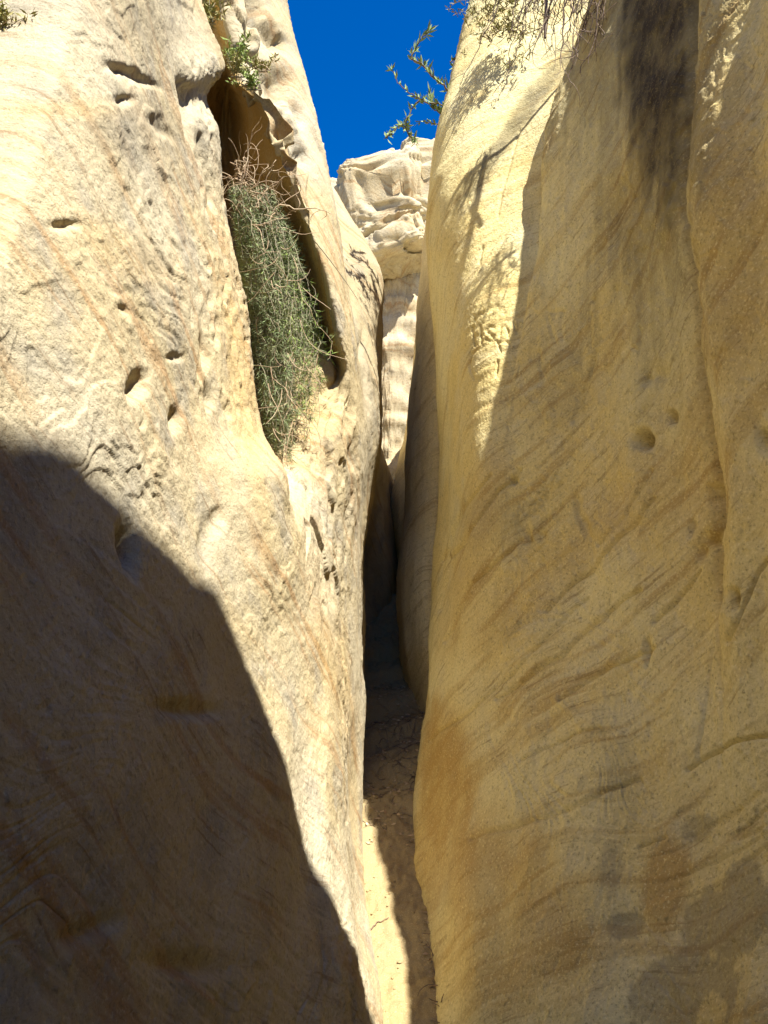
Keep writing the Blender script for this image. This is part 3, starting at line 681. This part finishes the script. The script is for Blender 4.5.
for a, b, Y in [((240, 190), (252, 132), 3.75), ((236, 210), (268, 165), 3.75), ((262, 195), (276, 160), 3.8), ((280, 205), (331, 214), 3.7), ((248, 200), (290, 172), 3.75), ((270, 215), (300, 185), 3.8), ((255, 215), (236, 160), 3.8)]:
    A, B = at(*a, Y), at(*b, Y - .05); n_ = 12
    P_ = A[None] + (B - A)[None] * np.linspace(0, 1, n_)[:, None]; P_[1:-1] += np.cumsum(rnd.normal(0, .006, (n_ - 2, 3)), 0) * .8
    dry.tube(P_, .0045, .002, 5)
    for q in range(5):
        dry.tube(wander(P_[rnd.integers(3, n_)], rnd.normal(size=3) + V3(0, 0, .3), rnd.uniform(.08, .2), 8, .35), .0022, .001, 3)
A, B = at(312, 238, 3.72), at(358, 300, 3.95); t_ = np.linspace(0, 1, 10)[:, None]
stem.tube(A + (B - A) * t_ + V3(0, 0, .05) * t_ * (1 - t_), .003, .0015, 4)
leaf.build('drooping_leaves', M_LEAF, bush); fr = fresh.build('fresh_leaves', M_LEAF2, bush); fr['label'] = 'brighter green leaves on the sunny side'
stem.build('stems', M_STEM, bush); dr = dry.build('dry_stems', M_DRY, bush); dr['label'] = 'tangled dry straw coloured stems'

# --- the bare stick under the overhang
s_ = Soup(); A, B = at(211, 112, 3.42), at(219, 166, 3.35)
P_ = A + (B - A) * np.linspace(0, 1, 12)[:, None] + np.cumsum(rnd.normal(0, .003, (12, 3)), 0); s_.tube(P_, .008, .014, 7)
o = s_.build('dry_stick', M_STEM); tag(o, 'pale bare stick standing in the dark gap beneath the overhang of the left wall', 'stick')

# --- tufts on ledges
def tuft(name, px, py, Y, n, h, spread, mats, label, up=V3(0, -.1, 1), group=None, wl=.0045, stems=True):
    root = tag(empty(name, at(px, py, Y)), label, 'plant', group)
    L, S = Soup(), Soup(); c = at(px, py, Y)
    S.tube(np.array([c + V3(-spread, .0, -.012), c + V3(0, .01, -.004), c + V3(spread, 0, -.012)]), .004, .003, 4)
    for k in range(n):
        p = c + rnd.normal(size=3) * V3(spread * .6, .015, .008)
        w_ = wander(p, up + rnd.normal(size=3) * .45, h * rnd.uniform(.5, 1.1), 6, .14, .03)
        S.tube(w_, .003, .0012, 4)
        for i in range(1, 7):
            for q in range(5):
                L.blade(w_[i] + rnd.normal(size=3) * .006, (w_[i] - w_[i - 1]) * 12 + rnd.normal(size=3) * .6, rnd.uniform(.5, 1) * h * .32, wl)
    L.build('leaves', mats[0], root); S.build('stems', mats[1], root)
LG_ = 'small plants growing on the ledge of the left wall'
tuft('ledge_plant', 235, 60, 3.95, 9, .16, .05, (M_LEAF2, M_STEM), 'bright green tuft at the upper left end of the ledge, next to the buttress edge', group=LG_)
tuft('ledge_plant', 239, 75, 3.84, 8, .11, .045, (M_LEAF3, M_STEM), 'sparse yellowish tuft in the middle of the ledge', group=LG_)
tuft('ledge_plant', 254, 88, 3.80, 9, .10, .045, (M_LEAF2, M_STEM), 'low dark green tuft at the lower end of the ledge just over the recess lip', up=V3(-.2, -.3, .7), group=LG_)
tuft('ledge_plant', 262, 70, 3.9, 6, .14, .05, (M_LEAF3, M_DRY), 'thin straw coloured tuft on the rock to the right of the ledge', group=LG_)
tuft('rim_plant', 203, 22, 3.55, 16, .24, .07, (M_LEAF3, M_STEM), 'yellow green plant peeking over the rounded edge of the near buttress at the top', group=None)
tuft('rim_grass', -6, 36, 1.8, 34, .10, .022, (M_LEAF3, M_DRY), 'dry grassy tuft in the top left corner behind the rounded rim', wl=.003)

# --- the sprig against the sky
sprig = tag(empty('cliff_shrub', at(447, 95, 5.32)), 'straggly spiky green branches standing out against the blue sky from the right wall', 'shrub')
L, S = Soup(), Soup()
def twig(path, Y, r0, r1, leaves, fan, size=.075):
    P_ = np.array([at(x, y, Y + dy) for x, y, dy in path]); n_ = 5
    Q_ = pchip(np.arange(len(P_)), P_, np.linspace(0, len(P_) - 1, (len(P_) - 1) * n_ + 1)); Q_[1:-1] += rnd.normal(0, .004, (len(Q_) - 2, 3))
    S.tube(Q_, r0, r1, 5)
    for k in range(int(leaves * 1.7)):
        i = rnd.integers(1, len(Q_)); dd = Q_[i] - Q_[i - 1]; dd /= np.linalg.norm(dd) + 1e-9
        L.blade(Q_[i], dd * .5 + V3(.1, 0, 1) * fan + rnd.normal(size=3) * .38, rnd.uniform(.5, 1.3) * size, .0085)
twig([(452, 96, 0), (446, 88, -.02), (434, 78, -.05), (424, 67, -.06), (412, 58, -.08), (416, 48, -.08), (424, 35, -.1), (429, 31, -.1)], 5.3, .009, .004, 60, .55)
twig([(424, 67, -.06), (418, 62, -.1), (411, 59, -.12), (413, 52, -.12)], 5.3, .006, .003, 14, .5, .05)
twig([(448, 110, 0), (440, 104, -.06), (428, 104, -.1), (420, 98, -.1), (408, 92, -.12), (398, 82, -.14), (392, 70, -.15)], 5.3, .007, .0025, 34, .35, .06)
twig([(420, 98, -.1), (412, 110, -.08), (405, 124, -.08), (410, 136, -.06), (416, 142, -.06)], 5.3, .006, .003, 46, .15, .06)
twig([(405, 124, -.08), (394, 130, -.1), (386, 138, -.1), (389, 134, -.1)], 5.3, .004, .002, 20, .1, .05)
twig([(448, 120, 0), (438, 112, -.05), (432, 106, -.05), (430, 92, -.05)], 5.3, .006, .003, 40, .9, .08)
twig([(446, 128, 0), (438, 124, -.04), (428, 122, -.04), (415, 121, -.05)], 5.3, .004, .002, 16, .1, .05)
twig([(450, 62, .1), (455, 58, .1), (452, 70, .1)], 5.35, .006, .003, 10, .1, .05)
L.build('leaves', plain('sprig_leaf', (.16, .23, .08), (.27, .33, .12), 30), sprig); S.build('branches', M_TWIG, sprig)

# --- the bush that hangs over the right rim
over = tag(empty('overhanging_bush', at(560, -10, 4.35)), 'bare dark twigs with yellow green leaves hanging over the right wall top', 'bush')
L, S = Soup(), Soup()
for k in range(37):
    x0, y0 = rnd.uniform(515, 608), rnd.uniform(-50, -25)
    if k > 24: x0 = rnd.uniform(558, 606)
    Y0 = 4.25 + .1 * rnd.random() if x0 < 556 else 3.78 + .1 * rnd.random()
    tgt = (x0 - rnd.uniform(0, 75) * rnd.random() * (.6 if x0 > 556 else 1), y0 + rnd.uniform(40, 118))
    P_ = at(x0, y0, Y0) + (at(*tgt, Y0 + .05) - at(x0, y0, Y0)) * np.linspace(0, 1, 14)[:, None]
    P_[1:] += np.cumsum(rnd.normal(0, .009, (13, 3)), 0)
    S.tube(P_, .007 * rnd.uniform(.5, 1.1), .002, 4)
    for q in range(6):
        i = rnd.integers(3, 14); S.tube(wander(P_[i], (P_[i] - P_[i - 1]) * 15 + rnd.normal(size=3) * .8, rnd.uniform(.06, .2), 7, .25, .04), .0026, .0012, 3)
for k in range(130):
    x0, y0 = rnd.normal(500, 17), rnd.normal(14, 20)
    c = at(x0, y0, 4.75 + .1 * rnd.random())
    w_ = wander(c, V3(.2, 0, .6) + rnd.normal(size=3) * .6, .10, 5, .2); S.tube(w_, .003, .001, 3)
    for q in range(9): L.blade(w_[rnd.integers(1, 6)], rnd.normal(size=3) + V3(0, 0, .4), rnd.uniform(.03, .06), .005)
S.tube(np.array([at(x, -34 - 12 * math.sin(x), 4.32) for x in range(480, 640, 12)]), .014, .01, 6)
S.tube(np.array([at(x, -36 + 5 * math.sin(x), 3.83 + .49 * max(0, (570 - x) / 20.)) for x in range(550, 622, 6)]), .016, .010, 6)
A, B = at(547, -20, 4.2), at(545, 38, 4.2); S.tube(A + (B - A) * np.linspace(0, 1, 8)[:, None], .012, .009, 6)
L.build('leaves', M_LEAF3, over); S.build('twigs', M_TWIG, over)

# --- debris on the path
def floor_z(x, y):
    i = np.abs(xx - x).argmin(); j = np.abs(yy - y).argmin(); return FG[i, j, 2]
S = Soup()
for k in range(40):
    x, y = rnd.normal(.27, .02), rnd.uniform(3.3, 3.95); z = floor_z(x, y)
    w_ = wander((x, y, z + rnd.uniform(.004, .03)), V3(rnd.normal(), rnd.normal(), .1), rnd.uniform(.05, .16), 6, .25); w_[:, 2] = np.maximum(w_[:, 2], z + .004)
    S.tube(w_, .003, .0015, 4)
o = S.build('twig_litter', M_TWIG); tag(o, 'heap of broken dark twigs and litter at the foot of the right wall', 'litter', kind='stuff')
S = Soup(); x0, y0 = -.075, 4.0
pp = np.array([(x0 + .10 * t + .0, y0 + .10 * t ** 2 + .03 * math.sin(4 * t)) for t in np.linspace(0, 1, 14)])
S.tube(np.array([(x, y, floor_z(x, y) + .007) for x, y in pp]), .004, .002, 5)
tag(S.build('fallen_twig', M_TWIG), 'single curved twig lying on the sunlit sand of the path', 'twig')
S = Soup()
for k in range(100):
    y = rnd.uniform(4.75, 6.2); x = rnd.uniform(-.10, .33); z = floor_z(x, y)
    w_ = wander((x, y, z + .006), V3(rnd.normal(), rnd.normal() * .5, .05), rnd.uniform(.06, .2), 7, .3)
    w_[:, 2] = [floor_z(a, b) + .006 for a, b, _ in w_]
    S.tube(w_, .0026, .0012, 4)
tag(S.build('twig_litter', M_TWIG), 'thin scatter of dry twigs and leaf bits on the shaded steps of the path', 'litter', kind='stuff')

# --- small stones and leaf litter in the slot
def stones(n, xr, yr, smin, smax):
    V, Fc, c0 = [], [], 0
    th = np.linspace(0, 2 * math.pi, 9)[:-1]
    for k in range(n):
        y = rnd.uniform(*yr); x = rnd.uniform(*xr); sz = smin + (smax - smin) * rnd.random() ** 3
        rings = [(-.6, .55), (-.1, 1.0), (.35, .85), (.6, .4)]
        ax = sz * rnd.uniform(.7, 1.3, 3) * V3(1, 1, .7); z = floor_z(x, y)
        P_ = np.array([[math.cos(a) * q, math.sin(a) * q, h] for h, q in rings for a in th]) * (1 + rnd.normal(0, .10, (32, 1)))
        V.append(P_ * ax + V3(x, y, z + .25 * sz))
        i = np.arange(32).reshape(4, 8); j = np.roll(i, -1, 1)
        Fc.append(c0 + np.stack([i[:-1], j[:-1], j[1:], i[1:]], -1).reshape(-1, 4))
        Fc.append(c0 + np.array([[24, 25, 26, 27], [24, 27, 28, 31], [28, 29, 30, 31]])); c0 += 32
    return link('gravel', mesh_from('gravel', np.concatenate(V), np.concatenate(Fc), True), M_SAND)
tag(stones(260, (-.12, .36), (3.3, 6.6), .003, .012), 'loose grit and small stones on the sandy path in the slot', 'gravel', kind='stuff')
L = Soup()
for k in range(420):
    y = rnd.uniform(4.6, 6.6); x = rnd.uniform(-.12, .36)
    L.blade(V3(x, y, floor_z(x, y) + .006), V3(rnd.normal(), rnd.normal(), .15), rnd.uniform(.02, .05), rnd.uniform(.004, .009))
for k in range(160):
    y = rnd.uniform(3.3, 4.6); x = .30 - (y - 3.3) * .05 + rnd.normal() * .03
    L.blade(V3(x, y, floor_z(x, y) + .006), V3(rnd.normal(), rnd.normal(), .15), rnd.uniform(.02, .05), rnd.uniform(.004, .009))
tag(L.build('leaf_litter', M_DRY), 'dry fallen leaves strewn over the shaded floor of the slot', 'litter', kind='stuff')

# ------------------------------------------------------------------ daylight
SUN_AZ, SUN_EL = 40.0, 61.0        # the sun stands behind the viewer's right shoulder
az, el = math.radians(SUN_AZ), math.radians(SUN_EL)
SDIR = V3(math.sin(az) * math.cos(el), -math.cos(az) * math.cos(el), math.sin(el))
sun_d = bpy.data.lights.new('sun', 'SUN'); sun = bpy.data.objects.new('sun', sun_d); col.objects.link(sun)
sun_d.energy = 5.0; sun_d.angle = math.radians(.53); sun_d.color = (1.0, .96, .885)
from mathutils import Vector
sun.rotation_euler = Vector(SDIR).to_track_quat('Z', 'Y').to_euler()
sun.location = (3, -4, 12)
w = bpy.data.worlds.new('World'); scene.world = w; w.use_nodes = True
nt = w.node_tree; nt.nodes.clear()
sky = nt.nodes.new('ShaderNodeTexSky'); sky.sky_type = 'NISHITA'; sky.sun_disc = False
sky.sun_elevation = el; sky.sun_rotation = math.atan2(SDIR[0], SDIR[1])
sky.altitude = 0; sky.air_density = 1.0; sky.dust_density = .2; sky.ozone_density = 6.0
hs = nt.nodes.new('ShaderNodeHueSaturation'); hs.inputs['Hue'].default_value = .512; hs.inputs['Saturation'].default_value = 1.9
bg = nt.nodes.new('ShaderNodeBackground'); bg.inputs['Strength'].default_value = .062
wo = nt.nodes.new('ShaderNodeOutputWorld')
nt.links.new(sky.outputs[0], hs.inputs['Color']); nt.links.new(hs.outputs[0], bg.inputs['Color']); nt.links.new(bg.outputs[0], wo.inputs['Surface'])
scene.view_settings.view_transform = 'Standard'; scene.view_settings.look = 'None'
scene.view_settings.exposure = 1.62; scene.view_settings.gamma = 1.0; scene.view_settings.use_curve_mapping = False
scene.cycles.max_bounces = 9; scene.cycles.diffuse_bounces = 8; scene.cycles.sample_clamp_indirect = 6
print('script time', time.time() - T0)
